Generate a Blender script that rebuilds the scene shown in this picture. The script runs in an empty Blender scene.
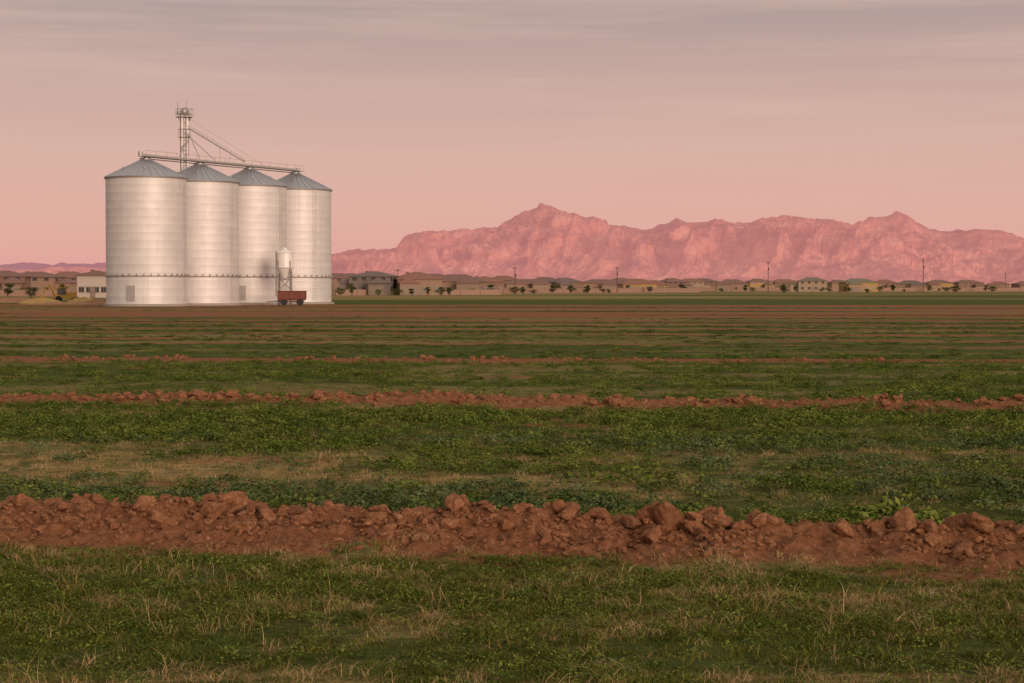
import bpy, math, random
import numpy as np
from mathutils import Vector, Matrix
random.seed(7); rng=np.random.default_rng(7)
scene=bpy.context.scene
F=1849.0; HZ=287.0; CH=2.0
def PX(px,D): return (px-512.0)/F*D
def srgb(r,g,b):
    f=lambda c:(c/255/12.92) if c/255<=0.04045 else ((c/255+0.055)/1.055)**2.4
    return (f(r),f(g),f(b),1.0)

# ------------------------------------------------------------------ noise
def _h(xi,yi,seed):
    n=(xi.astype(np.int64)*374761393+yi.astype(np.int64)*668265263+seed*1274126177)&0xFFFFFFFF
    n=((n^(n>>13))*1274126177)&0xFFFFFFFF
    n=n^(n>>16)
    n=(n*2246822519)&0xFFFFFFFF
    n=n^(n>>15)
    return n/4294967295.0
def vn(x,y,seed=0):
    x=np.asarray(x,float); y=np.asarray(y,float)
    x,y=np.broadcast_arrays(x,y)
    xi=np.floor(x);yi=np.floor(y);fx=x-xi;fy=y-yi
    fx=fx*fx*fx*(fx*(fx*6-15)+10);fy=fy*fy*fy*(fy*(fy*6-15)+10)
    a=_h(xi,yi,seed);b=_h(xi+1,yi,seed);c=_h(xi,yi+1,seed);d=_h(xi+1,yi+1,seed)
    return (a*(1-fx)+b*fx)*(1-fy)+(c*(1-fx)+d*fx)*fy
def fbm(x,y,o=4,seed=0,g=0.5):
    s=0;a=1;t=0
    for i in range(o):
        s=s+a*vn(x*2**i+i*17.3,y*2**i+i*9.1,seed+i);t+=a;a*=g
    return s/t
def ridged(x,y,o=4,seed=0,g=0.5):
    s=0;a=1;t=0
    for i in range(o):
        s=s+a*(1-np.abs(2*vn(x*2**i+i*7.7,y*2**i+i*3.1,seed+i)-1));t+=a;a*=g
    return s/t
def sstep(a,b,x):
    t=np.clip((x-a)/(b-a),0,1);return t*t*(3-2*t)

# ------------------------------------------------------------------ mesh helpers
def mesh_np(name,verts,faces,mats=(),smooth=False,midx=None):
    verts=np.asarray(verts,dtype=np.float32);faces=np.asarray(faces,dtype=np.int32)
    k=faces.shape[1]
    me=bpy.data.meshes.new(name)
    me.vertices.add(len(verts));me.vertices.foreach_set('co',verts.ravel())
    me.loops.add(faces.size);me.loops.foreach_set('vertex_index',faces.ravel())
    me.polygons.add(len(faces));me.polygons.foreach_set('loop_start',np.arange(0,faces.size,k,dtype=np.int32))
    try: me.polygons.foreach_set('loop_total',np.full(len(faces),k,dtype=np.int32))
    except Exception: pass
    for m in mats: me.materials.append(m)
    me.polygons.foreach_set('use_smooth',np.full(len(faces),smooth))
    if midx is not None: me.polygons.foreach_set('material_index',np.asarray(midx,dtype=np.int32))
    me.update(calc_edges=True);me.validate()
    return me
def obj(name,me,parent=None,loc=(0,0,0),rotz=0,link=True):
    o=bpy.data.objects.new(name,me);o.location=loc;o.rotation_euler=(0,0,rotz)
    if link: scene.collection.objects.link(o)
    if parent: o.parent=parent
    return o
def empty(name,loc=(0,0,0),rotz=0):
    o=bpy.data.objects.new(name,None);o.location=loc;o.rotation_euler=(0,0,rotz);o.empty_display_size=0.5
    scene.collection.objects.link(o);return o
class MB:
    def __init__(s): s.v=[];s.f=[]
    def box(s,c,size,rz=0):
        n=len(s.v);hx,hy,hz=size[0]/2,size[1]/2,size[2]/2
        ca,sa=math.cos(rz),math.sin(rz)
        for dx in(-hx,hx):
            for dy in(-hy,hy):
                for dz in(-hz,hz):
                    s.v.append((c[0]+dx*ca-dy*sa,c[1]+dx*sa+dy*ca,c[2]+dz))
        for q in((0,1,3,2),(4,6,7,5),(0,4,5,1),(2,3,7,6),(0,2,6,4),(1,5,7,3)): s.f.append([n+i for i in q])
    def cyl(s,p0,p1,r0,r1=None,n=10,cap=True):
        r1=r0 if r1 is None else r1
        p0=Vector(p0);p1=Vector(p1);d=(p1-p0).normalized()
        u=d.cross(Vector((0,0,1)))
        if u.length<1e-3:u=Vector((1,0,0))
        u.normalize();w=d.cross(u);b=len(s.v)
        for p,r in((p0,r0),(p1,r1)):
            for i in range(n):
                a=2*math.pi*i/n;s.v.append(tuple(p+u*math.cos(a)*r+w*math.sin(a)*r))
        for i in range(n): s.f.append([b+i,b+(i+1)%n,b+n+(i+1)%n,b+n+i])
        if cap: s.f.append([b+i for i in range(n)][::-1]);s.f.append([b+n+i for i in range(n)])
    def beam(s,p0,p1,w): s.cyl(p0,p1,w*0.7,n=4)
    def rev(s,prof,c=(0,0,0),n=64,capt=False):
        b=len(s.v)
        for r,z in prof:
            for i in range(n):
                a=2*math.pi*i/n;s.v.append((c[0]+r*math.cos(a),c[1]+r*math.sin(a),c[2]+z))
        for j in range(len(prof)-1):
            for i in range(n):
                s.f.append([b+j*n+i,b+j*n+(i+1)%n,b+(j+1)*n+(i+1)%n,b+(j+1)*n+i])
        if capt: s.f.append([b+(len(prof)-1)*n+i for i in range(n)])
    def poly(s,pts,faces):
        b=len(s.v);s.v+= [tuple(p) for p in pts];s.f+=[[b+i for i in f] for f in faces]
    def out(s,name,mat,parent=None,smooth=False,loc=(0,0,0),rotz=0):
        me=bpy.data.meshes.new(name);me.from_pydata(s.v,[],s.f);me.update()
        me.materials.append(mat)
        if smooth:
            me.polygons.foreach_set('use_smooth',np.full(len(me.polygons),True))
        return obj(name,me,parent,loc,rotz)

# ------------------------------------------------------------------ materials
class NT:
    def __init__(s,name):
        s.m=bpy.data.materials.new(name);s.m.use_nodes=True;s.t=s.m.node_tree
        s.p=s.t.nodes['Principled BSDF'];s.o=s.t.nodes['Material Output']
    def n(s,typ,**kw):
        x=s.t.nodes.new(typ)
        for k,v in kw.items(): setattr(x,k,v)
        return x
    def l(s,a,b): s.t.links.new(a,b)
    def mix(s,fac,a,b,blend='MIX'):
        x=s.t.nodes.new('ShaderNodeMix');x.data_type='RGBA';x.blend_type=blend
        for i,v in((0,fac),(6,a),(7,b)):
            if hasattr(v,'is_linked'): s.l(v,x.inputs[i])
            else: x.inputs[i].default_value=v
        return x.outputs[2]
    def ramp(s,src,stops):
        x=s.t.nodes.new('ShaderNodeValToRGB');e=x.color_ramp.elements
        e[0].position=stops[0][0];e[0].color=stops[0][1];e[1].position=stops[-1][0];e[1].color=stops[-1][1]
        for p,c in stops[1:-1]:
            k=e.new(p);k.color=c
        s.l(src,x.inputs[0]);return x.outputs[0]
    def noise(s,scale,detail=4,vec=None,rough=0.55):
        x=s.n('ShaderNodeTexNoise');x.inputs['Scale'].default_value=scale;x.inputs['Detail'].default_value=detail
        x.inputs['Roughness'].default_value=rough
        if vec is not None:s.l(vec,x.inputs['Vector'])
        return x.outputs['Fac']
    def math(s,op,a,b=None,clamp=False):
        x=s.t.nodes.new('ShaderNodeMath');x.operation=op;x.use_clamp=clamp
        for i,v in((0,a),(1,b)):
            if v is None:continue
            if hasattr(v,'is_linked'): s.l(v,x.inputs[i])
            else:x.inputs[i].default_value=v
        return x.outputs[0]
def C(r,g,b): return (r,g,b,1.0)
def simple(name,col,rough=0.8,metal=0,var=0.25,scale=3.0):
    k=NT(name);tc=k.n('ShaderNodeTexCoord')
    nz=k.noise(scale,5,tc.outputs['Object'])
    d=tuple(c*(1-var) for c in col[:3])+(1,);b=tuple(min(1,c*(1+var)) for c in col[:3])+(1,)
    k.l(k.mix(nz,d,b),k.p.inputs['Base Color'])
    k.p.inputs['Roughness'].default_value=rough;k.p.inputs['Metallic'].default_value=metal
    return k.m
def leafmat(name,c1,c2,c3):
    k=NT(name);oi=k.n('ShaderNodeObjectInfo');g=k.n('ShaderNodeNewGeometry')
    a=k.math('ADD',k.math('MULTIPLY',oi.outputs['Random'],0.6),k.math('MULTIPLY',g.outputs['Random Per Island'],0.4))
    col=k.ramp(a,[(0.1,c1),(0.5,c2),(0.9,c3)])
    d=k.n('ShaderNodeBsdfDiffuse');k.l(col,d.inputs['Color']);k.l(d.outputs[0],k.o.inputs[0])
    return k.m

# ------------------------------------------------------------------ field description (world space)
def berm1(x): return 14.5-0.25*x+0.22*np.sin(x*0.35)
def berm2(x): return 30.6-0.165*x+0.3*np.sin(x*0.17+1)
def berm3(x): return 50-0.09*x
def masks(x,y):
    """soil, dry masks"""
    s=y+0.12*x
    wob=(fbm(x*0.25,y*0.25,3,11)-.5)*2
    wob2=(fbm(x*0.08,y*0.08,2,13)-.5)*2
    edge=(fbm(x*1.8,y*1.8,3,12)-.5)*.7
    t1=np.abs(y-berm1(x)+0.10+wob*0.3)+edge;t2=np.abs(y-berm2(x)+wob*0.4)+edge
    so=1-sstep(0.75,1.15,t1)
    so=np.maximum(so,1-sstep(0.45,0.85,t2))
    t3=np.abs(y-berm3(x)+wob*1.5)
    so=np.maximum(so,(1-sstep(0.8,1.9,t3))*1.0)
    ln=fbm(x*0.012+3,y*0.12+x*0.012,4,21)
    fine=fbm(x*0.07,y*0.6+x*0.05,4,31)
    fine2=fbm(x*0.25,y*0.8,4,33)
    far=sstep(75,140,y)
    st=np.zeros_like(so)
    for c_,hw in((58.5,.8),(64.5,1.2),(71,1.2),(79,1.7),(88,2.0),(98,2.8),(110,3.4),(125,4.5),(143,6),(168,9),(200,11)):
        st=np.maximum(st,1-sstep(hw*.55,hw*1.35,np.abs(s-c_+wob*1.3+wob2*1.5)))
    fs=np.clip(0.03+0.25*far+0.66*st+1.0*(ln-.5)+1.1*(fine-.5)+.9*(fine2-.5),0,1)
    so=np.maximum(so,fs*sstep(52,57,y))
    grn=sstep(190,240,y)*sstep(.38,.6,fbm(x*.006+5,y*.02,3,35)+.12*np.clip(x/60,-1,1))
    so=so*(1-.8*grn)
    bare=sstep(0.59,0.76,fbm(x*0.35,y*0.9,4,41))
    so=np.maximum(so,bare*0.5*(y<50)*(y>15))
    so=np.maximum(so,(1-sstep(0.1,1.0,np.abs(y-(berm1(x)-1.3))))*0.55*(0.3+fbm(x,y*2,3,44)))
    dry=np.exp(-((s-19.8)/2.2)**2)*sstep(0.30,0.54,fbm(x*0.22,y*0.5,4,51)+0.10*(-x/6).clip(-1,1))*1.0
    dry=dry*(.35+1.1*fbm(x*1.7,y*2.5,3,53))
    dry=np.maximum(dry,0.75*sstep(0.48,0.66,fbm(x*0.5,y*1.2,4,61))*(y<14.5))
    dry=np.maximum(dry,0.6*sstep(0.50,0.66,fbm(x*0.18,y*0.6,4,71))*(y>22)*(y<48))
    dry=np.maximum(dry,0.7*sstep(0.46,0.66,fbm(x*0.05,y*0.3,4,77))*(y>=48)*(y<200))
    dry=np.maximum(dry,0.9*sstep(200,330,y)*sstep(.35,.6,fbm(x*0.01,y*0.02,4,73)))
    return np.clip(so,0,1),np.clip(dry,0,1)
def height(x,y):
    h=(fbm(x*0.5,y*0.5,3,1)-.5)*0.07+(fbm(x*3,y*3,3,2)-.5)*0.035
    fade=1-sstep(80,160,y)*0.9
    h=h*fade
    t1=(y-berm1(x));t2=(y-berm2(x));t3=(y-berm3(x))
    cl=ridged(x*3.1,y*3.1,4,5);cl2=ridged(x*9,y*9,3,8)
    cell=vn(x*5.5+fbm(x*3,y*3,2,9)*2,y*5.5,10)
    w1=np.exp(-(np.abs(t1)/(0.50+0.2*(vn(x*0.8,0,3)-.5)))**2.0)
    w1b=np.exp(-(np.abs(t1+.12)/.95)**4)
    h=h+w1*(0.07+0.16*fbm(x*0.9,y*0.2,3,4))+w1b*((cl-.5)*0.15+(cell-.5)*0.09+(cl2-.5)*0.07)
    w2=np.exp(-(np.abs(t2)/0.50)**2.2);w2b=np.exp(-(np.abs(t2)/.75)**4)
    h=h+w2*(0.07+0.11*fbm(x*0.7,y*0.2,3,14))+w2b*((cl-.5)*0.14+(cell-.5)*0.08)
    w3=np.exp(-(np.abs(t3)/1.1)**2)
    h=h+w3*(0.03+(cl-.5)*0.08)
    return h

def grow(a,b,step,g):
    out=[];x=a
    while x<b:
        out.append(x);x+=step;step*=g
    out.append(b);return out
def axis_x():
    p=list(np.arange(0,6,.035))+list(np.arange(6,14,.1))+list(np.arange(14,30,.3))+grow(30,25000,.5,1.045)
    p=np.array(p);return np.concatenate([-p[:0:-1],p])
def axis_y():
    p=[-3000,-1000,-300,-100,-40,-15,-5,0,2,4,5,6,6.5,7]+list(np.arange(7.3,8.5,.1))+list(np.arange(8.5,17,.035))+list(np.arange(17,34,.1))+grow(34,220,.15,1.008)+grow(224,30000,4,1.05)
    return np.array(p)
ax,ay=axis_x(),axis_y()
GX,GY=np.meshgrid(ax,ay)
GZ=height(GX,GY)
so,dr=masks(GX,GY)
nx,ny=len(ax),len(ay)
idx=np.arange(nx*ny).reshape(ny,nx)
faces=np.stack([idx[:-1,:-1],idx[:-1,1:],idx[1:,1:],idx[1:,:-1]],-1).reshape(-1,4)

k=NT('field_soil_and_ground_cover')
geo=k.n('ShaderNodeNewGeometry');pos=geo.outputs['Position']
asoil=k.n('ShaderNodeAttribute',attribute_name='soil').outputs['Fac']
adry=k.n('ShaderNodeAttribute',attribute_name='dry').outputs['Fac']
mp=k.n('ShaderNodeMapping');mp.inputs['Scale'].default_value=(0.35,1,1);k.l(pos,mp.inputs[0])
n1=k.noise(1.3,9,mp.outputs[0],.7);n2=k.noise(14,6,pos,.7);n3=k.noise(0.25,4,mp.outputs[0]);n4=k.noise(40,5,pos,.75)
n5_=k.noise(5,6,mp.outputs[0],.75)
soilc=k.ramp(n2,[(0.25,C(.115,.048,.022)),(0.5,C(.25,.112,.054)),(0.75,C(.42,.225,.118))])
soilc=k.mix(k.math('MULTIPLY',n3,0.4),soilc,C(.31,.135,.064))
grc=k.ramp(n2,[(0.3,C(.032,.042,.009)),(0.55,C(.085,.10,.023)),(0.8,C(.18,.165,.055))])
grc=k.mix(k.ramp(n1,[(.45,C(0,0,0)),(.62,C(1,1,1))]),grc,k.mix(n2,C(.045,.072,.014),C(.14,.185,.04)))
dryc=k.ramp(n4,[(0.33,C(.16,.115,.04)),(0.5,C(.37,.265,.11)),(0.66,C(.62,.46,.22))])
dm=k.math('MULTIPLY',adry,k.ramp(n5_,[(.40,C(0,0,0)),(.55,C(1,1,1))]),True)
c=k.mix(dm,grc,dryc)
sm=k.math('ADD',asoil,k.math('MULTIPLY',k.math('SUBTRACT',n1,.5),1.4))
sm=k.ramp(sm,[(.40,C(0,0,0)),(.56,C(1,1,1))])
c=k.mix(sm,c,soilc)
k.l(c,k.p.inputs['Base Color']);k.p.inputs['Roughness'].default_value=.95;k.p.inputs['Specular IOR Level'].default_value=.05
bp=k.n('ShaderNodeBump');bp.inputs['Strength'].default_value=.9;bp.inputs['Distance'].default_value=.05
k.l(k.math('ADD',n2,k.math('MULTIPLY',n4,.5)),bp.inputs['Height']);k.l(bp.outputs[0],k.p.inputs['Normal'])
gm=mesh_np('ground',np.stack([GX,GY,GZ],-1).reshape(-1,3),faces,[k.m],True)
for nm,arr in(('soil',so),('dry',dr)):
    a=gm.attributes.new(nm,'FLOAT','POINT');a.data.foreach_set('value',arr.ravel().astype(np.float32))
obj('ground',gm)

# ------------------------------------------------------------------ instancing
def instancer(name,pts,rot,scl,idxs,protos):
    col=bpy.data.collections.new(name+'_parts')
    for p in protos: col.objects.link(p)
    me=bpy.data.meshes.new(name);me.vertices.add(len(pts));me.vertices.foreach_set('co',np.asarray(pts,dtype=np.float32).ravel())
    a=me.attributes.new('rot','FLOAT_VECTOR','POINT');a.data.foreach_set('vector',np.asarray(rot,dtype=np.float32).ravel())
    a=me.attributes.new('scl','FLOAT_VECTOR','POINT');a.data.foreach_set('vector',np.asarray(scl,dtype=np.float32).ravel())
    a=me.attributes.new('idx','INT','POINT');a.data.foreach_set('value',np.asarray(idxs,dtype=np.int32))
    o=obj(name,me)
    g=bpy.data.node_groups.new(name+'_scatter','GeometryNodeTree')
    g.interface.new_socket('Geometry',in_out='INPUT',socket_type='NodeSocketGeometry')
    g.interface.new_socket('Geometry',in_out='OUTPUT',socket_type='NodeSocketGeometry')
    N=g.nodes;gi=N.new('NodeGroupInput');go=N.new('NodeGroupOutput')
    ci=N.new('GeometryNodeCollectionInfo');ci.inputs['Collection'].default_value=col
    ci.inputs['Separate Children'].default_value=True;ci.inputs['Reset Children'].default_value=True
    ip=N.new('GeometryNodeInstanceOnPoints');ip.inputs['Pick Instance'].default_value=True
    def na(nm,t):
        q=N.new('GeometryNodeInputNamedAttribute');q.data_type=t;q.inputs['Name'].default_value=nm
        return [s for s in q.outputs if s.enabled and s.name=='Attribute'][0]
    L=g.links
    L.new(gi.outputs[0],ip.inputs['Points']);L.new(ci.outputs[0],ip.inputs['Instance'])
    L.new(na('idx','INT'),ip.inputs['Instance Index']);L.new(na('rot','FLOAT_VECTOR'),ip.inputs['Rotation']);L.new(na('scl','FLOAT_VECTOR'),ip.inputs['Scale'])
    L.new(ip.outputs[0],go.inputs[0])
    md=o.modifiers.new('scatter','NODES');md.node_group=g
    return o
def proto(name,me): return bpy.data.objects.new(name,me)

def blades(n,hmin,hmax,w,lean,spread,seed):
    r=np.random.default_rng(seed)
    a=r.uniform(0,2*np.pi,n);rad=spread*np.sqrt(r.uniform(0,1,n));bx=np.cos(a)*rad;by=np.sin(a)*rad
    h=r.uniform(hmin,hmax,n);ld=r.uniform(0,2*np.pi,n);la=h*r.uniform(.1,1,n)*lean
    fa=r.uniform(0,2*np.pi,n);V=[]
    for t,ww in((0,1),(.5,.8),(1,.12)):
        cx=bx+np.cos(ld)*la*t*t;cy=by+np.sin(ld)*la*t*t;cz=h*(t-.25*t*t*lean)-0.01
        for s in(-1,1):
            V.append(np.stack([cx+np.cos(fa)*w*.5*ww*s,cy+np.sin(fa)*w*.5*ww*s,cz],-1))
    V=np.stack(V,1).reshape(-1,3);b=np.arange(n)[:,None]*6
    Fc=np.concatenate([b+np.array([0,1,3,2]),b+np.array([2,3,5,4])])
    return V,Fc
def leaves(cent,size,r,flat=.6):
    n=len(cent);nrm=r.normal(0,1,(n,3))*np.array([1,1,1]);nrm[:,2]=np.abs(nrm[:,2])+flat*1.5
    nrm/=np.linalg.norm(nrm,axis=1)[:,None]
    t=np.cross(nrm,r.normal(0,1,(n,3)));t/=np.linalg.norm(t,axis=1)[:,None];b=np.cross(nrm,t)
    s=(size*r.uniform(.6,1.3,n))[:,None]
    V=np.stack([cent-t*s,cent+b*s*.55,cent+t*s,cent-b*s*.55],1).reshape(-1,3)
    return V,np.arange(4*n).reshape(n,4)
def clumpmesh(name,R,H,n,ls,mat,seed):
    r=np.random.default_rng(seed)
    ns=14;sc=np.stack([r.normal(0,R*.42,ns),r.normal(0,R*.42,ns),np.zeros(ns)],-1)
    sh=H*r.uniform(.55,1.1,ns)*np.exp(-(np.linalg.norm(sc,axis=1)/R)**2*.6)
    k_=r.integers(0,ns,n);c=sc[k_].copy();tz=r.uniform(.15,1,n)**.6
    c[:,2]=sh[k_]*tz;c[:,:2]+=r.normal(0,R*.17,(n,2))*(0.5+tz[:,None]*.7)
    V,Fc=leaves(c,ls,r)
    return mesh_np(name,V,Fc,[mat])

m_alf=leafmat('alfalfa_leaf',C(.045,.075,.013),C(.105,.15,.028),C(.20,.23,.052))
m_alfb=leafmat('blue_green_leaf',C(.05,.082,.03),C(.10,.14,.055),C(.17,.205,.085))
m_gr=leafmat('grass_blade',C(.035,.052,.008),C(.088,.110,.017),C(.20,.19,.045))
m_st=leafmat('dry_straw',C(.20,.135,.055),C(.37,.265,.115),C(.58,.43,.22))
alf=[proto('alfalfa_clump_%s'%c,clumpmesh('alfalfa_clump',.22,.12,110,.019,m_alf if i<4 else m_alfb,100+i)) for i,c in enumerate('abcdef')]
alfF=[proto('field_clump_%s'%c,clumpmesh('field_clump',.5,.13,110,.05,m_alf,140+i)) for i,c in enumerate('abcd')]
def tuft(nm,mat,*a):
    V,Fc=blades(*a);return proto(nm,mesh_np(nm,V,Fc,[mat]))
grs=[tuft('grass_tuft_'+c,m_gr,46,.015,.075,.006,1.2,.10,200+i) for i,c in enumerate('abcde')]
grs+=[proto('ground_herb_%s'%c,clumpmesh('ground_herb',.12,.05,60,.009,m_alf,180+i)) for i,c in enumerate('abc')]
strw=[tuft('straw_tuft_'+c,m_st,24,.03,.12,.004,1.7,.10,220+i) for i,c in enumerate('abc')]
strl=[tuft('tall_straw_'+c,m_st,9,.10,.28,.0034,1.4,.07,240+i) for i,c in enumerate('abc')]

def scatter(n,x0,x1,y0,y1,dens):
    y=rng.uniform(y0,y1,n);x=rng.uniform(x0,x1,n)
    kf=dens(x,y);m=rng.uniform(0,1,n)<kf
    x=x[m];y=y[m];return np.stack([x,y,height(x,y)],-1)
def place(name,pts,smin,smax,protos,pick=None,tilt=.12,zs=(.8,1.2)):
    n=len(pts);rot=np.stack([rng.normal(0,tilt,n),rng.normal(0,tilt,n),rng.uniform(0,6.28,n)],-1)
    s=rng.uniform(smin,smax,n);scl=np.stack([s,s,s*rng.uniform(*zs,n)],-1)
    ix=rng.integers(0,len(protos),n) if pick is None else pick
    instancer(name,pts,rot,scl,ix,protos)
    print(name,n)
def dg(x,y):
    s,d=masks(x,y);return (1-sstep(.3,.8,s))*(1-.6*d)*(0.32+1.0*sstep(.38,.62,fbm(x*.8,y*1.1,3,81)))*(y<berm1(x)-.8)
place('short_grass',scatter(30000,-7.5,7.5,7.6,16,dg),.5,1.3,grs)
def ds(x,y):
    s,d=masks(x,y)
    return np.clip((.13+1.0*d)*(1-.6*s)*(fbm(x*.9,y*.9,3,83)*1.6-.1),0,1)*((y<berm1(x)-.7)|(y>berm1(x)+.9))
place('dry_grass',np.concatenate([scatter(13000,-7.5,7.5,7.6,15.5,ds),scatter(26000,-11,11,15,31,ds)]),.5,1.15,strw)
def dt(x,y): return sstep(.45,.7,fbm(x*.8,y*.9,3,85))*(1-masks(x,y)[0])*(y<berm1(x)-.9)
place('tall_dry_grass',scatter(2800,-7.5,7.5,7.6,15,dt),.4,1.0,strl)
def da(x,y):
    s,d=masks(x,y)
    lush=0.28+.9*sstep(.38,.62,fbm(x*.4,y*.7,3,91))+.3*(y>26)
    row=sstep(.3,.7,.5+.5*np.sin(y*2*np.pi/.75+x*.1+vn(x*.5,y,3)*2))*.5+.5
    return (1-sstep(.3,.75,s))*np.clip(1-1.1*d,.12,1)*lush*row*(y>berm1(x)+.8)
P=np.concatenate([scatter(12500,-11,11,14,31,da),scatter(7500,-17,17,31,52,da)])
bl=vn(P[:,0]*.35,P[:,1]*.6,95)>.5
pk=np.where(bl&(P[:,1]<24)&(rng.uniform(0,1,len(P))<.6),rng.integers(4,6,len(P)),rng.integers(0,4,len(P)))
place('alfalfa_crop',P,.45,1.2,alf,pk)
def df(x,y):
    s,d=masks(x,y);return (1-sstep(.2,.5,s))*(1-.6*d)*(0.05+.9*fbm(x*.2,y*.5,3,97))*(np.abs(x)<8+y*.31)*(1-.4*sstep(100,150,y))
place('field_weeds',np.concatenate([scatter(14000,-40,40,52,100,df),scatter(10000,-65,65,100,190,df)]),.3,.7,alfF,zs=(.25,.6))
def dw(x,y): return np.full_like(x,.5)*(np.abs(y-berm1(x))<1.6)
place('ridge_weeds',scatter(300,-8,8,11,18,dw),.3,.8,strw)
bw=np.array([[PX(x_,d),d,0] for x_,d in((622,18.6),(640,18.2),(655,18.5),(605,19),(900,34),(930,35),(840,33),(490,33),(955,33.5),(980,33),(20,33),(15,55),(60,60),(920,15.2),(895,15.4))],float)
bw[:,2]=height(bw[:,0],bw[:,1])
place('leafy_weed',bw,1.3,2.0,alf[:4])

# clods
def clodmat():
    k=NT('clod_earth');g=k.n('ShaderNodeNewGeometry');oi=k.n('ShaderNodeObjectInfo')
    n=k.noise(22,7,g.outputs['Position'],.7)
    c1=k.ramp(n,[(.28,C(.125,.053,.026)),(.5,C(.265,.125,.063)),(.75,C(.46,.265,.145))])
    c2=k.mix(k.math('MULTIPLY',oi.outputs['Random'],.5),c1,C(.20,.088,.043))
    k.l(c2,k.p.inputs['Base Color']);k.p.inputs['Roughness'].default_value=.95;k.p.inputs['Specular IOR Level'].default_value=.05
    b=k.n('ShaderNodeBump');b.inputs['Strength'].default_value=.8;b.inputs['Distance'].default_value=.025
    k.l(n,b.inputs['Height']);k.l(b.outputs[0],k.p.inputs['Normal']);return k.m
m_clod=clodmat()
import bmesh
def clod(i):
    bm=bmesh.new();bmesh.ops.create_icosphere(bm,subdivisions=4,radius=1)
    co=np.array([v.co[:] for v in bm.verts]);r=np.random.default_rng(300+i)
    for _ in range(13):
        nn=r.normal(0,1,3);nn/=np.linalg.norm(nn);dd=r.uniform(.5,.8)
        pr=co@nn;ov=np.clip(pr-dd,0,None);co=co-ov[:,None]*nn*.92
    q=co*1.0
    d=1+(fbm(q[:,0]*1.7+q[:,2]*1.3+9*i,q[:,1]*1.7-q[:,2]*1.1,2,310+i)-.5)*.5+(ridged(q[:,0]*5+q[:,2]*4,q[:,1]*5-q[:,2]*3,4,320+i)-.5)*.28
    co=co*d[:,None]*np.array([1.1,r.uniform(.7,1),r.uniform(.5,.75)])
    for v,c_ in zip(bm.verts,co):v.co=c_
    me=bpy.data.meshes.new('clod');bm.to_mesh(me);bm.free();me.materials.append(m_clod)
    me.polygons.foreach_set('use_smooth',np.full(len(me.polygons),True))
    return proto('clod_%d'%i,me)
clods=[clod(i) for i in range(9)]
def clodset(bf,x0,x1,n,wid,smin,smax,pw,off=0,lift=.15):
    x=rng.uniform(x0,x1,n);t=rng.normal(0,wid,n);y=bf(x)+t+off
    s=smin+(smax-smin)*rng.uniform(0,1,n)**pw
    cl=.35+1.15*vn(x*1.3,0*x,401);s=s*np.clip(cl,.45,1.3)
    s=np.where(np.abs(t-off)>wid*1.4,np.minimum(s,smin*3),s)
    z=height(x,y)+s*lift
    return np.stack([x,y,z],-1),s
A,sa=clodset(berm1,-9,9,1200,.34,.016,.095,3.2,0)
A2,sa2=clodset(berm1,-9,9,10000,.50,.006,.034,2.0,-.12)
A3,sa3=clodset(berm2,-18,18,1700,.30,.022,.10,2.6,0,.25)
A4,sa4=clodset(berm3,-24,24,800,.6,.02,.08,2.6,0,.3)
n5=2500;x5=rng.uniform(-42,42,n5);y5=rng.uniform(54,110,n5);m5=masks(x5,y5)[0]>.6;x5=x5[m5];y5=y5[m5];s5=rng.uniform(.02,.06,len(x5))
A5=np.stack([x5,y5,height(x5,y5)+s5*.2],-1)
big=[(650,14.2,.11),(668,14.15,.15),(684,14.2,.09),(632,14.2,.09),(600,14.3,.08),(423,14.7,.10),(455,14.6,.10),(236,15.1,.11),(150,15.4,.09),(170,15.4,.06),(10,15.7,.09),(48,15.6,.07),(880,13.85,.09),(905,13.8,.10),(845,13.9,.08),(655,13.9,.10),(700,14.0,.09),(90,15.4,.07),(560,14.4,.07),(980,13.6,.09),(760,14,.08),(520,14.5,.07),(330,14.9,.07)]
A6=np.array([[PX(p,d),d,height(np.array(PX(p,d)),np.array(d))+s*.45] for p,d,s in big],float);s6=np.array([b[2] for b in big])
P=np.concatenate([A,A2,A3,A4,A5,A6]);S=np.concatenate([sa,sa2,sa3,sa4,s5,s6]);n=len(P)
rot=rng.uniform(0,6.28,(n,3));rot[:,:2]=rng.normal(0,.35,(n,2))
instancer('soil_clods',P,rot,np.stack([S,S,S],-1)*np.array([1.3,1.15,1.1]),rng.integers(0,9,n),clods)

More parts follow.
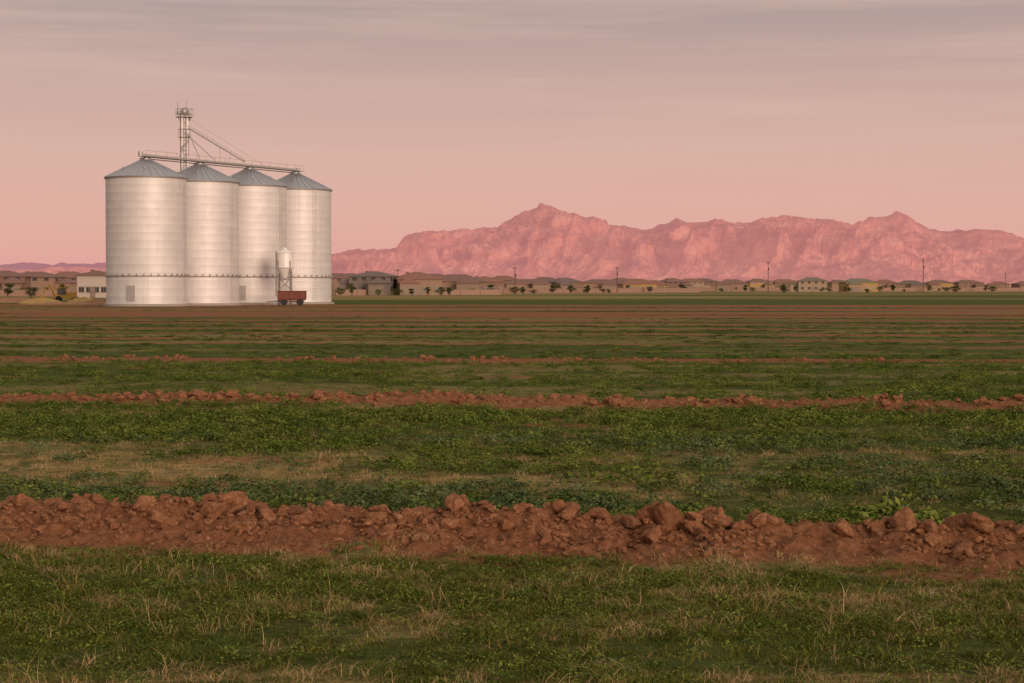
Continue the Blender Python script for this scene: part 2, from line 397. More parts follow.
# ------------------------------------------------------------------ mountains
def rockmat(name,haze,hazecol,c1,c2,c3):
    k=NT(name);g=k.n('ShaderNodeNewGeometry')
    mp=k.n('ShaderNodeMapping');mp.inputs['Scale'].default_value=(.004,.004,.012);k.l(g.outputs['Position'],mp.inputs[0])
    n=k.noise(1.0,9,mp.outputs[0],.65)
    mp2=k.n('ShaderNodeMapping');mp2.inputs['Scale'].default_value=(.010,.005,.006);mp2.inputs['Rotation'].default_value=(0,.6,0);k.l(g.outputs['Position'],mp2.inputs[0])
    n2=k.noise(1.0,7,mp2.outputs[0],.7)
    col=k.ramp(n,[(.3,c1),(.5,c2),(.72,c3)])
    col=k.mix(k.ramp(n2,[(.38,C(.6,.6,.6)),(.55,C(0,0,0))]),col,c1)
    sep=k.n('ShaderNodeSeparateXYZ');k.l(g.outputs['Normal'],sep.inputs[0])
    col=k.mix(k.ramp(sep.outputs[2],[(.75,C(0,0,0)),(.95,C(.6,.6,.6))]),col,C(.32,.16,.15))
    k.l(col,k.p.inputs['Base Color']);k.p.inputs['Roughness'].default_value=1;k.p.inputs['Specular IOR Level'].default_value=0
    b=k.n('ShaderNodeBump');b.inputs['Strength'].default_value=1.0;b.inputs['Distance'].default_value=60
    k.l(k.math('ADD',n,n2),b.inputs['Height']);k.l(b.outputs[0],k.p.inputs['Normal'])
    e=k.n('ShaderNodeEmission');e.inputs['Color'].default_value=hazecol;e.inputs['Strength'].default_value=1  # distance haze painted as an even glow mixed into the rock
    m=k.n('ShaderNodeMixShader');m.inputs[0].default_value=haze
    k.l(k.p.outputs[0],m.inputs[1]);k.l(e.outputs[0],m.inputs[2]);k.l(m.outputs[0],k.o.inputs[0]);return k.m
sky_pts=[(-500,272),(200,268),(300,258),(332,254),(345,252),(360,249),(380,249),(398,247),(404,239),(412,234),(425,230),(445,231),(470,230),(497,229),(510,223),(522,213),(532,209),(542,208),(556,208),(566,212),(580,215),(592,216),(600,221),(622,226),(645,228),(662,223),(674,218),(684,221),(700,223),(712,220),(722,223),(745,222),(770,218),(782,216),(800,219),(820,221),(838,227),(848,226),(858,220),(872,217),(890,216),(903,212),(914,214),(925,221),(940,228),(960,230),(985,229),(1003,230),(1016,236),(1030,242),(1100,246),(1300,262),(1700,275)]
def range_mesh(name,pts,D,x0,x1,dx,depth_f,depth_b,dy,mat,rough,seed):
    X=np.arange(x0,x1,dx);Y=np.arange(-depth_f,depth_b,dy)
    gx,gy=np.meshgrid(X,Y)
    px=np.array([p[0] for p in pts]);hh=(HZ-np.array([p[1] for p in pts]))/F*D+CH
    xs=(px-512)/F*D
    crest=(fbm(gx/900,0*gx,3,seed)-.5)*900
    jag=(vn(gx/52,gx*0,seed+41)-.5)*1.0+(vn(gx/23,gx*0,seed+42)-.5)*.6
    H=np.interp(gx,xs,hh)*(1+crest/D)+jag*rough*.55
    u=1+(gy-crest)/(depth_f*.82)
    low=(fbm(gx/1300+4,gy/1500,3,seed+12)-.5)
    wx=gx+700*(fbm(gx/1100,gy/900,3,seed+8)-.5)+gy*.45
    sp=ridged(wx/640,gy/2200,5,seed+2,.55)
    wx2=gx+200*(fbm(gx/250,gy/250,2,seed+9)-.5)-gy*.35
    sp2=ridged(wx2/230,gy/700,4,seed+5)
    cu=np.clip(1-u,0,1)
    uu=u+low*.8*np.clip(cu*3,0,1)*np.clip(u*3,0,1)+(sp-.62)*1.3*cu**.6*np.clip(u*3,0,1)+(sp2-.6)*.36*np.clip(cu*3,0,1)
    p1=np.interp(uu,[-.3,0,.25,.45,.56,.63,.74,.80,.92,.97,1.0],[0,.01,.15,.34,.44,.62,.70,.84,.93,.98,1.0])
    p2=np.interp(uu,[-.3,0,.2,.34,.42,.55,.62,.75,.86,.93,1.0],[0,.01,.14,.25,.38,.49,.60,.72,.84,.95,1.0])
    q=sstep(.35,.65,vn(gx/800,gy/2500,seed+15));prof=p1*q+p2*(1-q)
    back=np.interp(gy-crest,[0,depth_b*.35,depth_b],[1,.55,0])
    z=H*np.where(gy<crest,np.minimum(prof,1.0),np.minimum(back,1))
    z=z+(fbm(gx/60,gy/60,4,seed+3)-.5)*rough*1.4*np.clip(prof*2,0,1)*np.clip(np.abs(u-1)*6,0,1)
    v=np.stack([gx,gy+D,z-3],-1).reshape(-1,3)
    i=np.arange(gx.size).reshape(gx.shape);fc=np.stack([i[:-1,:-1],i[:-1,1:],i[1:,1:],i[1:,:-1]],-1).reshape(-1,4)
    obj(name,mesh_np(name,v,fc,[mat],False))
m_rock=rockmat('red_rock_haze_glow',.50,srgb(220,147,146),C(.24,.10,.11),C(.82,.37,.265),C(.97,.60,.44))  # dark purple tone paints in relief shade that the frontal sun leaves out
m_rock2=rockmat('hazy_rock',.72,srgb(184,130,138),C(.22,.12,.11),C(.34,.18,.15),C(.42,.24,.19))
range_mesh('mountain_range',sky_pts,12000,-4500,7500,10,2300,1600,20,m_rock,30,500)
far_pts=[(-900,270),(-300,267),(-100,265),(0,264),(25,262),(50,265),(78,263),(105,264),(200,261),(280,257),(340,252),(370,250),(400,250),(600,255),(900,262),(1200,270)]
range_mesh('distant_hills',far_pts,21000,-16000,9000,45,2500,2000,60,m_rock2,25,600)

# ------------------------------------------------------------------ silos
def silomat():
    k=NT('galvanised_steel');uv=k.n('ShaderNodeUVMap').outputs[0]
    br=k.n('ShaderNodeTexBrick');k.l(uv,br.inputs['Vector']);br.inputs['Scale'].default_value=1
    br.inputs['Brick Width'].default_value=2.64;br.inputs['Row Height'].default_value=.828;br.inputs['Mortar Size'].default_value=.006
    br.inputs['Color1'].default_value=C(.70,.685,.665);br.inputs['Color2'].default_value=C(.75,.735,.71);br.inputs['Mortar'].default_value=C(.67,.65,.63)
    br.inputs['Mortar Smooth'].default_value=.6
    n=k.noise(.5,7,uv,.65);ms=k.n('ShaderNodeMapping');ms.inputs['Scale'].default_value=(2.5,.10,1);k.l(uv,ms.inputs[0]);n2=k.noise(1,6,ms.outputs[0],.65)
    n3=k.noise(3,6,uv,.75)
    c=k.mix(k.ramp(n,[(.38,C(.6,.6,.6)),(.62,C(0,0,0))]),br.outputs[0],C(.58,.56,.54))
    c=k.mix(k.ramp(n2,[(.5,C(0,0,0)),(.8,C(.6,.6,.6))]),c,C(.50,.45,.40))
    c=k.mix(k.math('MULTIPLY',n3,.4),c,C(.84,.83,.81))
    k.l(c,k.p.inputs['Base Color']);k.p.inputs['Metallic'].default_value=.38
    k.p.inputs['Roughness'].default_value=.62;k.p.inputs['Specular IOR Level'].default_value=.3
    return k.m
m_silo=silomat()
m_roof=simple('silo_roof_steel',C(.40,.42,.44),.5,.45,.12,1.5)
m_dark=simple('weathered_steel',C(.30,.27,.25),.6,.3)
m_galv=simple('galvanised_frame',C(.45,.43,.41),.5,.4)
m_conc=simple('concrete',C(.35,.31,.27),.9)
R=4.2;EH=13.5;PK=15.5
def silo(i_,cx,cy):
    e=empty('grain_silo',(cx,cy,0),random.uniform(0,.4))
    n=128
    me=bpy.data.meshes.new('wall');bm=bmesh.new();uvl=bm.loops.layers.uv.new('UVMap')
    zs=[.25];rs=[R]
    while zs[-1]<EH-.05:
        z0=zs[-1];z1=min(z0+.828,EH)
        zs+= [z1-.03,z1-.02,z1];rs+=[R+.001,R+.003,R+.001]
    rows=[[bm.verts.new((r*math.cos(2*math.pi*i/n),r*math.sin(2*math.pi*i/n),z)) for i in range(n)] for r,z in zip(rs,zs)]
    for j in range(len(rows)-1):
        for i in range(n):
            f=bm.faces.new((rows[j][i],rows[j][(i+1)%n],rows[j+1][(i+1)%n],rows[j+1][i]));f.smooth=True
            for lp,(uu,vv) in zip(f.loops,((i,j),(i+1,j),(i+1,j+1),(i,j+1))): lp[uvl].uv=(uu/n*2*math.pi*R+cx*3,zs[vv]-.25+round(cy)*.828)
    bm.to_mesh(me);bm.free();me.materials.append(m_silo);obj('wall',me,e)
    b=MB();b.rev([(R+.14,EH-.10),(R+.16,EH-.02),(.55,PK-.15),(.55,PK+.05),(.3,PK+.12),(.02,PK+.14)],n=64)
    b.out('roof',m_roof,e)
    b=MB()
    for i in range(32):
        a=2*math.pi*i/32;c_,s_=math.cos(a),math.sin(a)
        b.beam(((R+.12)*c_,(R+.12)*s_,EH+.02),(.6*c_,.6*s_,PK-.12),.045)
    for i in range(6):
        a=2*math.pi*(i+.5)/6;c_,s_=math.cos(a),math.sin(a);rr=R*.6;zz=EH+(PK-EH)*.42
        b.cyl((rr*c_,rr*s_,zz-.1),(rr*c_,rr*s_,zz+.14),.15,.15,10);b.cyl((rr*c_,rr*s_,zz+.14),(rr*c_,rr*s_,zz+.22),.22,.05,10)
    b.out('roof_ribs_and_vents',m_roof,e)
    b=MB();b.rev([(R+.01,3.06),(R+.13,3.08),(R+.13,3.18),(R+.01,3.20)],n=96)
    b.rev([(R+.01,EH-.22),(R+.09,EH-.2),(R+.09,EH-.1)],n=96)
    for i in range(36):
        a=2*math.pi*i/36;b.box(((R+.14)*math.cos(a),(R+.14)*math.sin(a),3.24),(.08,.14,.26),a)
    b.out('wind_ring',m_dark,e)
    b=MB();b.rev([(R+.35,-.2),(R+.35,.22),(R-.1,.27)],n=64);b.out('foundation',m_conc,e)
    b=MB();a=-1.9;b.box(((R+.04)*math.cos(a),(R+.04)*math.sin(a),1.35),(.12,.9,1.6),a);b.out('access_door',m_galv,e)
    b=MB();a=-.35-.2*i_;t=Vector((-math.sin(a),math.cos(a),0))
    for s_ in(-.18,.18):
        p=Vector(((R+.10)*math.cos(a),(R+.10)*math.sin(a),0))+t*s_;b.beam(p+Vector((0,0,.4)),p+Vector((0,0,EH+.3)),.014)
    for z in np.arange(.6,EH,.4):
        p=Vector(((R+.10)*math.cos(a),(R+.10)*math.sin(a),z));b.beam(p-t*.18,p+t*.18,.010)
    b.out('ladder',m_galv,e)
silos=[(-38.5+4.3*i,195+8*i) for i in range(4)]
for i_,c_ in enumerate(silos): silo(i_,*c_)

# conveyor bridge over peaks
d=Vector((4.3,8,0)).normalized();pn=Vector((d.y,-d.x,0))
c0=Vector((silos[0][0],silos[0][1],0))-d*.9;c1=Vector((silos[3][0],silos[3][1],0))+d*.6
L=(c1-c0).length
e=empty('conveyor_bridge')
b=MB();zc=PK+.30
ang=math.atan2(d.y,d.x);mid=(c0+c1)/2
b.box((mid.x,mid.y,zc),(L,.34,.30),ang);b.out('conveyor_trough',m_galv,e)
b=MB()
wk=pn*.5
b.box((mid.x+wk.x,mid.y+wk.y,zc-.12),(L,.5,.05),ang)
b.out('catwalk_deck',m_dark,e)
b=MB();nn=int(L/1.6)
for i in range(nn+1):
    p=c0+d*(L*i/nn)
    q=p+pn*.75;b.beam(q+Vector((0,0,zc-.1)),q+Vector((0,0,zc+.5)),.022)
b.beam(c0+pn*.75+Vector((0,0,zc+.5)),c1+pn*.75+Vector((0,0,zc+.5)),.022)
for o_ in(-.2,.2): b.beam(c0+pn*o_+Vector((0,0,zc-.32)),c1+pn*o_+Vector((0,0,zc-.32)),.05)
b.out('truss_and_handrails',m_dark,e)
b=MB()
for s_ in silos:
    b.cyl((s_[0],s_[1],PK-.1),(s_[0],s_[1],zc),.22,.22,10)
    for a in(.5,2.1,3.7,5.3):
        b.beam((s_[0]+1.2*math.cos(a),s_[1]+1.2*math.sin(a),PK-.6),(s_[0]+.4*math.cos(a),s_[1]+.4*math.sin(a),zc-.15),.05)
b.cyl(c0+Vector((0,0,zc-.1)),c0+Vector((0,0,zc+.4)),.26,.26,12)
b.cyl(c1+Vector((0,0,zc-.1)),c1+Vector((0,0,zc+.3)),.24,.24,12)
b.out('drop_spouts',m_galv,e)

# elevator leg
tx,ty=PX(185.5,208),208.0
e=empty('bucket_elevator_tower',(tx,ty,0),.35)
b=MB()
HT=21.4
for s_ in(-.27,.27): b.box((s_,0,HT/2),(.26,.36,HT))
b.out('elevator_legs',m_galv,e)
b=MB()
b.box((0,0,HT+.1),(1.0,.5,.5));b.cyl((0,-.28,HT+.3),(0,.28,HT+.3),.42,n=18);b.box((-.65,0,HT+.1),(.4,.35,.35));b.cyl((.7,0,HT+.05),(.5,0,HT-.7),.2,.13,10)
b.out('head_section',m_galv,e,True)
b=MB()
for pz,pw in((HT-.35,1.7),(HT-2.6,1.2)):
    b.box((0,0,pz),(pw,pw*.8,.05))
    hw=pw/2;hd=pw*.4
    for px_ in np.linspace(-hw,hw,4):
        for y_ in(-hd,hd): b.beam((px_,y_,pz),(px_,y_,pz+.9),.025)
    for y_ in(-hd,hd): b.beam((-hw,y_,pz+.9),(hw,y_,pz+.9),.028)
    for x_ in(-hw,hw): b.beam((x_,-hd,pz+.9),(x_,hd,pz+.9),.028)
    for x_ in(-1,1): b.beam((x_*hw*.9,0,pz),(x_*.3,0,pz-.8),.045)
b.beam((-.85,-.6,HT-.3),(-.85,-.6,HT+1.3),.04);b.beam((.3,.3,HT+.3),(.3,.3,HT+1.6),.03)
b.out('platforms',m_dark,e)
b=MB()
for z in np.arange(.5,HT-1,1.2):
    b.beam((-.42,.3,z),(.42,.3,z+1.2),.035);b.beam((-.42,.3,z),(.42,.3,z),.035)
for x_ in(-.42,.42): b.beam((x_,.3,0),(x_,.3,HT),.045)
for z in np.arange(.5,HT,.4): b.beam((.15,-.3,z),(-.15,-.3,z),.018)
for x_ in(-.15,.15): b.beam((x_,-.3,0),(x_,-.3,HT),.022)
b.out('lattice_mast',m_dark,e)
e2=empty('grain_spouts')
b=MB();hd=Vector((tx+.5,ty-.2,HT-1.6))
def on(i,up=.6): return Vector((silos[i][0],silos[i][1],PK+up))
b.cyl(hd,on(2,.7)-d*.8,.10,n=8)
b.cyl(hd+Vector((0,0,-.6)),on(1,.6),.055,n=8)
b.cyl(hd+Vector((0,0,-.9)),on(1,.6)+d*2.6,.05,n=8)
b.cyl(hd+Vector((0,0,-1.4)),on(1,.6)-d*2,.05,n=8)
b.cyl(hd+Vector((-.4,0,-1.8)),on(0,.6)+d*5.6,.06,n=8)
b.out('spout_pipes',m_galv,e2)
b=MB()
A_=hd;B_=on(2,.7)-d*.8
for i in range(12):
    p=A_.lerp(B_,i/12);q=A_.lerp(B_,(i+1)/12);up=Vector((0,0,.28))
    b.beam(p+up,q+up,.022);b.beam(p,p+up,.02)
b.beam(Vector((tx,ty,HT-.2)),on(2,.4)+d*3,.018);b.beam(A_.lerp(B_,.55),on(1,.5)+d*3.6,.03);b.beam(A_.lerp(B_,.75),on(1,.5)+d*5.2,.03)
b.out('spout_truss_and_cables',m_dark,e2)

# hopper bin
hx,hy=PX(285,203),203.0
m_white=simple('painted_white_steel',C(.82,.80,.76),.45,.1,.1)
e=empty('hopper_bin',(hx,hy,0))
b=MB();b.rev([(.02,6.35),(.12,6.32),(.16,6.2),(.9,5.75),(.9,4.1),(.86,4.05),(.2,2.75),(.2,2.35)],n=32);b.rev([(.915,5.8),(.97,5.74),(.915,5.68)],n=32);b.rev([(.905,4.2),(.98,4.14),(.905,4.05)],n=32)
b.out('tank',m_white,e,False)
b=MB()
for i in range(4):
    a=math.pi/4+i*math.pi/2;x_,y_=math.cos(a)*.92,math.sin(a)*.92;b.beam((x_,y_,0),(x_,y_,4.9),.10)
    a2=a+math.pi/2;X_,Y_=math.cos(a2)*.92,math.sin(a2)*.92
    b.beam((x_,y_,1.6),(X_,Y_,2.9),.05);b.beam((x_,y_,2.9),(X_,Y_,2.9),.06)
b.beam((-.95,-.3,1),(-.95,-.3,6),.04);b.beam((-.95,.1,1),(-.95,.1,6),.04)
b.out('support_legs',m_dark,e)
# red grain trailer
e=empty('grain_trailer',(PX(292,199),199,0),.12)
m_rust=simple('rusty_red_paint',C(.17,.055,.035),.8,.0,.35,1.5)
m_tyre=simple('tyre_rubber',C(.03,.028,.027),.9)
b=MB();x0,x1_,y0,y1_=-1.55,1.55,-1.1,1.1
pts=[(-1.4,-1,.55),(1.4,-1,.55),(1.4,1,.55),(-1.4,1,.55),(x0,y0,.75),(x1_,y0,.75),(x1_,y1_,.75),(x0,y1_,.75),(x0,y0,1.55),(x1_,y0,1.55),(x1_,y1_,1.55),(x0,y1_,1.55),(x0+.08,y0+.08,1.55),(x1_-.08,y0+.08,1.55),(x1_-.08,y1_-.08,1.55),(x0+.08,y1_-.08,1.55),(x0+.08,y0+.08,.8),(x1_-.08,y0+.08,.8),(x1_-.08,y1_-.08,.8),(x0+.08,y1_-.08,.8)]
fs=[(3,2,1,0)]
for a_ in(0,4,8,12):
    for i in range(4): fs.append((a_+i,a_+(i+1)%4,a_+4+(i+1)%4,a_+4+i))
fs.append((16,17,18,19));b.poly(pts,fs)
for x_ in np.linspace(-1.5,1.5,6): b.box((x_,-1.14,1.15),(.07,.07,.78))
b.box((0,-1.14,1.56),(3.2,.09,.08));b.box((0,1.14,1.56),(3.2,.09,.08))
b.out('box_body',m_rust,e)
b=MB()
for x_ in(-.85,.85):
    for y_ in(-.95,.95): b.cyl((x_,y_-.12,.38),(x_,y_+.12,.38),.38,n=18)
b.out('wheels',m_tyre,e)
b=MB();b.box((0,0,.45),(2.6,.7,.12));b.beam((-1.3,0,.5),(-2.7,0,.4),.09);b.beam((-.85,-.9,.38),(-.85,.9,.38),.07);b.beam((.85,-.9,.38),(.85,.9,.38),.07);b.out('chassis',m_dark,e)

# ------------------------------------------------------------------ houses
walls=[simple('stucco_tan',C(.31,.205,.14),.9,0,.1),simple('stucco_grey',C(.20,.165,.14),.9,0,.1),simple('stucco_brown',C(.23,.14,.10),.9,0,.1),simple('stucco_cream',C(.35,.26,.18),.9,0,.1),simple('stucco_yellow',C(.40,.26,.11),.9,0,.1)]
roofs=[simple('roof_brown_tile',C(.21,.12,.092),.85,0,.25),simple('roof_grey_tile',C(.17,.125,.11),.85,0,.25),simple('roof_red_tile',C(.26,.125,.085),.85,0,.25),simple('roof_green_grey',C(.18,.165,.11),.85,0,.25)]
m_glass=simple('window_glass',C(.05,.048,.048),.3,0,.2);m_trim=simple('white_trim',C(.32,.27,.22),.7);m_door=simple('garage_door',C(.26,.20,.15),.7)
m_whitewall=simple('white_siding',C(.52,.45,.39),.8,0,.08)
def hip(b,cx,cy,w,dp,z,rise,ov=.5):
    hw,hd=w/2+ov,dp/2+ov
    if w>=dp: r=(hw-hd*.95);rp=[(cx-r,cy,z+rise),(cx+r,cy,z+rise)]
    else: r=(hd-hw*.95);rp=[(cx,cy-r,z+rise),(cx,cy+r,z+rise)]
    p=[(cx-hw,cy-hd,z),(cx+hw,cy-hd,z),(cx+hw,cy+hd,z),(cx-hw,cy+hd,z)]
    p+= [(q[0],q[1],q[2]+.16) for q in p[:4]]+[(rp[0][0],rp[0][1],rp[0][2]+.16),(rp[1][0],rp[1][1],rp[1][2]+.16)]
    if w>=dp: top=[(4,5,9,8),(5,6,9),(6,7,8,9),(7,4,8)]
    else: top=[(4,5,8),(5,6,9,8),(6,7,9),(7,4,8,9)]
    b.poly(p,[(3,2,1,0),(0,1,5,4),(1,2,6,5),(2,3,7,6),(3,0,4,7)]+top)
def house(px,D,w,dp,h,rise,wm,rm,rot=0,wing=1,name='stucco_house'):
    e=empty(name,(PX(px,D),D,0),rot)
    b=MB();b.box((0,0,h/2-.3),(w,dp,h+.6))
    wx=wing*w*.28;wh=min(h,2.9)
    if wing: b.box((wx,-dp/2-1.6,wh/2-.3),(w*.42,3.4,wh+.6))
    if h>4.2: b.box((-(wing or 1)*w*.62,.5,1.15),(w*.34,dp*.8,3.5))
    b.out('walls',wm,e)
    b=MB();hip(b,0,0,w,dp,h,rise)
    if wing: hip(b,wx,-dp/2-1.4,w*.42,3.8,wh,1.1,.4)
    if h>4.2: hip(b,-(wing or 1)*w*.62,.5,w*.34,dp*.8,2.92,.9,.35)
    b.box((-w*.2,dp*.1,h+rise*.8),(.7,.7,1.0))
    b.out('roof',rm,e)
    bg=MB();bt=MB();nf=2 if h>4.2 else 1
    for fl in range(nf):
        zc_=1.5+fl*2.45
        for fx in(-.36,-.12,.12,.36):
            if wing and fl==0 and fx*wing>.05: continue
            bg.box((fx*w,-dp/2-.03,zc_),(1.0,.08,.9));bt.box((fx*w,-dp/2-.02,zc_+.55),(1.3,.12,.12));bt.box((fx*w,-dp/2-.02,zc_-.53),(1.3,.14,.10));bt.box((fx*w,-dp/2-.06,zc_),(.06,.06,.9))
        for sx in(-1,1):
            for fy in(-.25,.25): bg.box((sx*(w/2+.03),fy*dp,zc_),(.08,1.2,1.0))
    bg.out('windows',m_glass,e);bt.out('window_trim',m_trim,e)
    bd=MB()
    if wing:
        bd.box((wx,-dp/2-3.33,1.15),(min(4.8,w*.34),.08,2.2))
    bd.box((-wing*.02*w if wing else 0,-dp/2-.04,1.05),(1.0,.1,2.1))
    bd.out('doors',m_door,e)
W=walls;Rf=roofs
house(4,430,11,9,4.4,1.3,W[2],Rf[0],.1,1);house(36,450,12,9,4.3,1.3,W[0],Rf[0],-.1,-1);house(70,470,12,10,4.3,1.5,W[2],Rf[2],.15,1)
house(-40,440,12,9,4.4,1.3,W[0],Rf[0],.1,1)
house(98,350,6,6,4.15,.8,m_whitewall,Rf[0],-.1,0,'white_farm_building')
house(334,500,12,9,4.3,1.3,W[0],Rf[0],.1,-1);house(374,452,10,9,4.5,1.2,W[1],Rf[1],-.2,1);house(417,455,11,10,3.9,1.7,W[0],Rf[2],.2,-1)
house(457,500,14,10,3.4,1.9,W[0],Rf[0],-.1,1);house(484,520,9,9,3.4,1.5,W[2],Rf[2],.35,0);house(350,560,11,9,4.4,1.6,W[2],Rf[0],.1,-1)
house(435,600,12,9,4.5,1.7,W[4],Rf[0],.2,1);house(503,680,12,9,4.4,1.6,W[0],Rf[2],-.2,1);house(545,760,13,10,4.4,1.6,W[3],Rf[0],.1,-1)
house(525,640,15,10,3.0,1.6,W[0],Rf[0],.2,1);house(565,740,12,10,3.8,1.8,W[2],Rf[1],.4,-1);house(600,800,17,10,3.6,1.6,W[0],Rf[0],-.1,1)
house(620,900,13,10,4.6,1.7,W[2],Rf[0],.2,1);house(655,840,11,10,3.2,1.8,W[4],Rf[2],-.2,1);house(690,900,12,9,4.4,1.6,W[3],Rf[2],.1,-1)
house(637,740,14,10,3.2,2.0,W[4],Rf[2],.1,-1);house(672,860,12,10,4.3,1.7,W[2],Rf[0],.5,1);house(703,950,15,11,4.6,1.7,W[0],Rf[0],-.3,1)
house(732,800,14,10,3.4,1.8,W[0],Rf[0],-.1,-1);house(758,930,12,10,4.4,1.7,W[4],Rf[0],.2,1);house(784,1000,16,11,4.4,1.7,W[2],Rf[2],.3,1);house(812,790,12,9,4.5,1.5,W[3],Rf[3],-.1,0)
house(838,960,12,10,4.0,1.7,W[0],Rf[0],.3,1);house(858,790,14,10,3.9,1.6,W[4],Rf[3],.15,-1);house(884,1000,13,10,4.2,1.7,W[0],Rf[2],-.1,1)
house(910,900,14,10,3.4,1.7,W[0],Rf[1],-.3,1);house(938,1050,14,10,4.2,1.7,W[4],Rf[0],.1,-1);house(967,1080,16,11,4.3,1.7,W[2],Rf[0],.2,1);house(998,1120,13,10,3.6,1.7,W[0],Rf[2],-.2,-1);house(1025,1150,14,11,3.8,1.7,W[2],Rf[0],.1,-1)

m_wallb=simple('block_wall_tan',C(.33,.21,.15),.95,0,.15)
def bwall(pxa,Da,pxb,Db,h):
    a=Vector((PX(pxa,Da),Da,0));c_=Vector((PX(pxb,Db),Db,0));dd=c_-a;n=max(2,int(dd.length/6));an=math.atan2(dd.y,dd.x)
    b=MB();m_=(a+c_)/2;b.box((m_.x,m_.y,h/2-.2),(dd.length,.2,h+.4),an);b.box((m_.x,m_.y,h+.05),(dd.length,.3,.1),an)
    for i in range(n+1):
        p=a+dd*(i/n);b.box((p.x,p.y,h/2),(.45,.45,h+.35),an)
    b.out('block_wall',m_wallb)
bwall(336,440,500,470,1.3);bwall(500,560,700,700,1.5);bwall(640,850,1500,900,1.6);bwall(-120,410,-10,412,1.4);bwall(-5,405,60,405,1.3)

# ------------------------------------------------------------------ trees
m_bark=simple('bark',C(.10,.07,.05),.95)
m_tl=leafmat('tree_foliage',C(.04,.055,.018),C(.08,.095,.03),C(.14,.145,.052))
def treemesh(i,H,Wd):
    r=np.random.default_rng(700+i);b=MB();th=H*.2
    b.cyl((0,0,-.3),(.05,.03,th),H*.035,H*.024,8)
    cl=[]
    for j in range(10):
        a=r.uniform(0,6.28);rr=Wd*r.uniform(.25,.8);z=H*r.uniform(.3,.85);rr*=1-abs(z/H-.5)*.9
        e_=(math.cos(a)*rr,math.sin(a)*rr,z);b.cyl((.05,.03,th*.9),e_,H*.016,H*.004,5);cl.append((*e_,Wd*r.uniform(.25,.45)))
    cl.append((0,0,H*.8,Wd*.4));cl.append((0,0,H*.5,Wd*.5));cl.append((0,0,H*.28,Wd*.4))
    cs=[]
    for c_ in cl:
        q=r.normal(0,1,(95,3));q/=np.linalg.norm(q,axis=1)[:,None];q*=(r.uniform(.35,1.05,95)[:,None])*c_[3];q[:,2]*=.8
        cs.append(q+np.array(c_[:3]))
    V,Fc=leaves(np.concatenate(cs),.17*H/5,r,.2)
    me=bpy.data.meshes.new('tree');nb=len(b.v)
    me.from_pydata(b.v+V.tolist(),[],b.f+(Fc+nb).tolist());me.materials.append(m_bark);me.materials.append(m_tl)
    me.polygons.foreach_set('material_index',np.array([0]*len(b.f)+[1]*len(Fc),dtype=np.int32));me.update();return me
tm=[treemesh(0,5,2.0),treemesh(1,4.2,2.2),treemesh(2,5.6,1.8),treemesh(3,3.4,2.2)]
spots=[(8,380,.9),(31,330,.7),(62,420,.8),(24,420,1.0),(86,360,.7),(340,420,.7),(352,430,.7),(396,420,.8),(412,440,.6),(441,410,.8),(449,430,.6),(470,470,.7),(492,470,.8),(515,480,.8),(523,500,.7),(534,500,.7),(552,560,.8),(571,560,.9),(588,600,.8),(603,600,.7),(628,650,.8),(650,650,.7),(684,700,.8),(722,720,.8),(745,740,.8),(752,740,.7),(795,740,.7),(829,720,.8),(845,740,.7),(880,760,.8),(893,760,.9),(945,800,.8),(985,860,.8),(378,415,.5),(428,425,.5)]
for i,(p,D,s_) in enumerate(spots):
    s_*=.88;o=obj('tree',tm[i%4],None,(PX(p,D),D,0),random.uniform(0,6));o.scale=(s_*1.2,s_*1.2,s_*random.uniform(.65,.95))
n=1700;D=rng.uniform(560,2400,n);x_=rng.uniform(-.5,.5,n)*D
keep=(D>950)|(rng.uniform(0,1,n)<.25)
T=np.stack([x_,D,np.zeros(n)],-1)[keep];n=len(T);s_=rng.uniform(.3,.9,n)
instancer('distant_trees',T,np.stack([np.zeros(n),np.zeros(n),rng.uniform(0,6.28,n)],-1),np.stack([s_*1.4,s_*1.4,s_*.75],-1),rng.integers(0,4,n),[proto('tree_shape_%d'%i,m_) for i,m_ in enumerate(tm)])

# ------------------------------------------------------------------ utility poles
m_pole=simple('pole_wood',C(.09,.06,.045),.95)
for p,top,D in((515,266,560),(617,266,620),(768,261,640),(923,259,640),(398,268,520),(1005,272,900)):
    H=(HZ-top)/F*D+CH;b=MB();b.cyl((0,0,-1),(0,0,H),.15,.10,8)
    b.box((0,0,H-.7),(1.5,.12,.14))
    for q in(-.7,-.3,.3,.7): b.cyl((q,0,H-.62),(q,0,H-.40),.05,.03,6)
    b.cyl((.25,0,H-3.2),(.25,0,H-2.4),.18,.18,8)
    b.out('utility_pole',m_pole,None,False,(PX(p,D),D,0),.5)

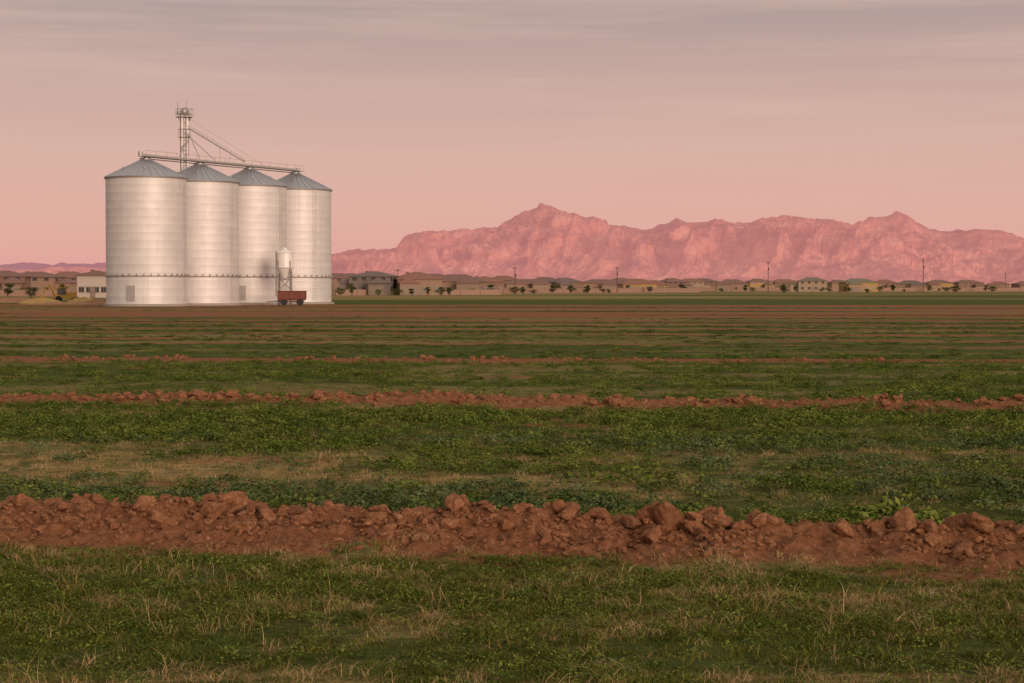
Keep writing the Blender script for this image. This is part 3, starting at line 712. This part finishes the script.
# ------------------------------------------------------------------ yard at left
m_yel=simple('machine_yellow',C(.58,.34,.04),.6,.0,.25)
def loader(px,D,rot,sc=1):
    e=empty('backhoe_loader',(PX(px,D),D,0),rot);e.scale=(sc,)*3
    b=MB();b.box((0,0,1.05),(3.0,1.2,.55));b.box((1.2,0,1.5),(1.5,1.0,.6));b.beam((1.6,-.5,1.2),(3.0,-.5,.7),.14);b.beam((1.6,.5,1.2),(3.0,.5,.7),.14)
    b.beam((-1.5,0,1.2),(-2.3,0,3.1),.2);b.beam((-2.3,0,3.1),(-3.4,0,1.7),.16);b.out('body_and_boom',m_yel,e)
    b=MB();b.box((-.35,0,2.55),(1.5,1.3,.1))
    for x_ in(-1.05,.35):
        for y_ in(-.6,.6): b.beam((x_,y_,1.3),(x_,y_,2.5),.07)
    b.poly([(3.0,-1.1,.3),(3.0,1.1,.3),(3.0,1.1,1.0),(3.0,-1.1,1.0),(3.7,-1.1,.25),(3.7,1.1,.25)],[(0,1,2,3),(0,4,5,1),(0,3,4),(1,5,2)])
    b.poly([(-3.4,-.4,1.7),(-3.4,.4,1.7),(-3.7,.4,1.0),(-3.7,-.4,1.0),(-3.1,.4,.9),(-3.1,-.4,.9)],[(0,1,2,3),(3,2,4,5),(0,3,5),(1,4,2)])
    b.out('cab_frame_and_buckets',m_yel,e)
    b=MB();b.box((-.35,0,1.9),(1.3,1.1,1.1));b.out('cab_glass',m_glass,e)
    b=MB()
    for x_,r_ in((-.9,.6),(1.5,.45)):
        for y_ in(-.85,.85): b.cyl((x_,y_-.2,r_),(x_,y_+.2,r_),r_,n=20)
    b.out('wheels',m_tyre,e)
loader(64,228,.3,.75)
m_mound=simple('yard_dirt',C(.36,.20,.10),.95,0,.35,1)
m_hay=simple('yellow_sand',C(.50,.32,.11),.95,0,.35,1)
def mound(px,D,w,dp,h,seed,name='dirt_mound',mat=None):
    g=np.linspace(-1,1,50);a,c_=np.meshgrid(g,g);r=np.sqrt(a*a+c_*c_)
    z=h*np.clip(1-r**1.6,0,1)*(.45+1.1*fbm(a*2.5+seed,c_*2.5,4,seed))-.05
    i=np.arange(2500).reshape(50,50);fc=np.stack([i[:-1,:-1],i[:-1,1:],i[1:,1:],i[1:,:-1]],-1).reshape(-1,4)
    obj(name,mesh_np(name,np.stack([a*w/2,c_*dp/2,z],-1).reshape(-1,3),fc,[mat or m_mound],True),None,(PX(px,D),D,0))
mound(42,225,6,3,.8,1,'sand_pile',m_hay);mound(22,235,8,3,.6,2);mound(84,222,5,3,.8,3,'sand_pile',m_hay);mound(95,218,4,2,.6,4);mound(5,240,8,3,.6,5);mound(60,212,10,3,.35,6)

# ------------------------------------------------------------------ world
SE=math.radians(8);SAZ=math.radians(30)   # sun behind the camera, to its right
w=bpy.data.worlds.new('World');scene.world=w;w.use_nodes=True;t=w.node_tree
bg=t.nodes['Background'];k=NT.__new__(NT);k.t=t
tc=k.n('ShaderNodeTexCoord');sep=k.n('ShaderNodeSeparateXYZ');k.l(tc.outputs['Generated'],sep.inputs[0])
z=sep.outputs[2]
base=k.ramp(z,[(0.0,srgb(222,158,153)),(.03,srgb(220,164,155)),(.07,srgb(211,168,157)),(.11,srgb(195,161,153)),(.155,srgb(168,147,144)),(.35,C(.56,.49,.44)),(1.0,C(.55,.50,.48))])
mp=k.n('ShaderNodeMapping');mp.inputs['Scale'].default_value=(1.2,1.2,22);mp.inputs['Rotation'].default_value=(0,.05,0);k.l(tc.outputs['Generated'],mp.inputs[0])
nz=k.noise(1.8,8,mp.outputs[0],.62)
cl=k.ramp(nz,[(.42,C(0,0,0)),(.62,C(1,1,1))])
clm=k.math('MULTIPLY',cl,k.math('MULTIPLY',z,8.0,True))
base=k.mix(k.math('MULTIPLY',clm,.6),base,srgb(213,179,165))
sk=k.n('ShaderNodeTexSky');sk.sky_type='NISHITA';sk.sun_disc=False;sk.sun_elevation=SE;sk.sun_rotation=math.pi-SAZ
tot=k.mix(.009,base,sk.outputs[0],'ADD')
k.l(tot,bg.inputs['Color']);bg.inputs['Strength'].default_value=1.0
try: w.cycles.sampling_method='MANUAL';w.cycles.sample_map_resolution=256
except Exception: pass
sun=bpy.data.lights.new('sun','SUN');sun.energy=2.5;sun.angle=math.radians(24);sun.color=(1,.73,.57)
so_=bpy.data.objects.new('sun',sun);scene.collection.objects.link(so_)
ds_=Vector((math.sin(SAZ)*math.cos(SE),-math.cos(SAZ)*math.cos(SE),math.sin(SE)))
so_.rotation_euler=ds_.to_track_quat('Z','Y').to_euler()

# ------------------------------------------------------------------ camera
cam=bpy.data.cameras.new('camera');co_=bpy.data.objects.new('camera',cam);scene.collection.objects.link(co_)
cam.lens=65;cam.sensor_width=36;cam.clip_start=.1;cam.clip_end=60000
co_.location=(0,0,CH);co_.rotation_euler=(math.radians(90-1.688),0,0)
scene.camera=co_
scene.view_settings.view_transform='Standard';scene.view_settings.look='None';scene.view_settings.exposure=0
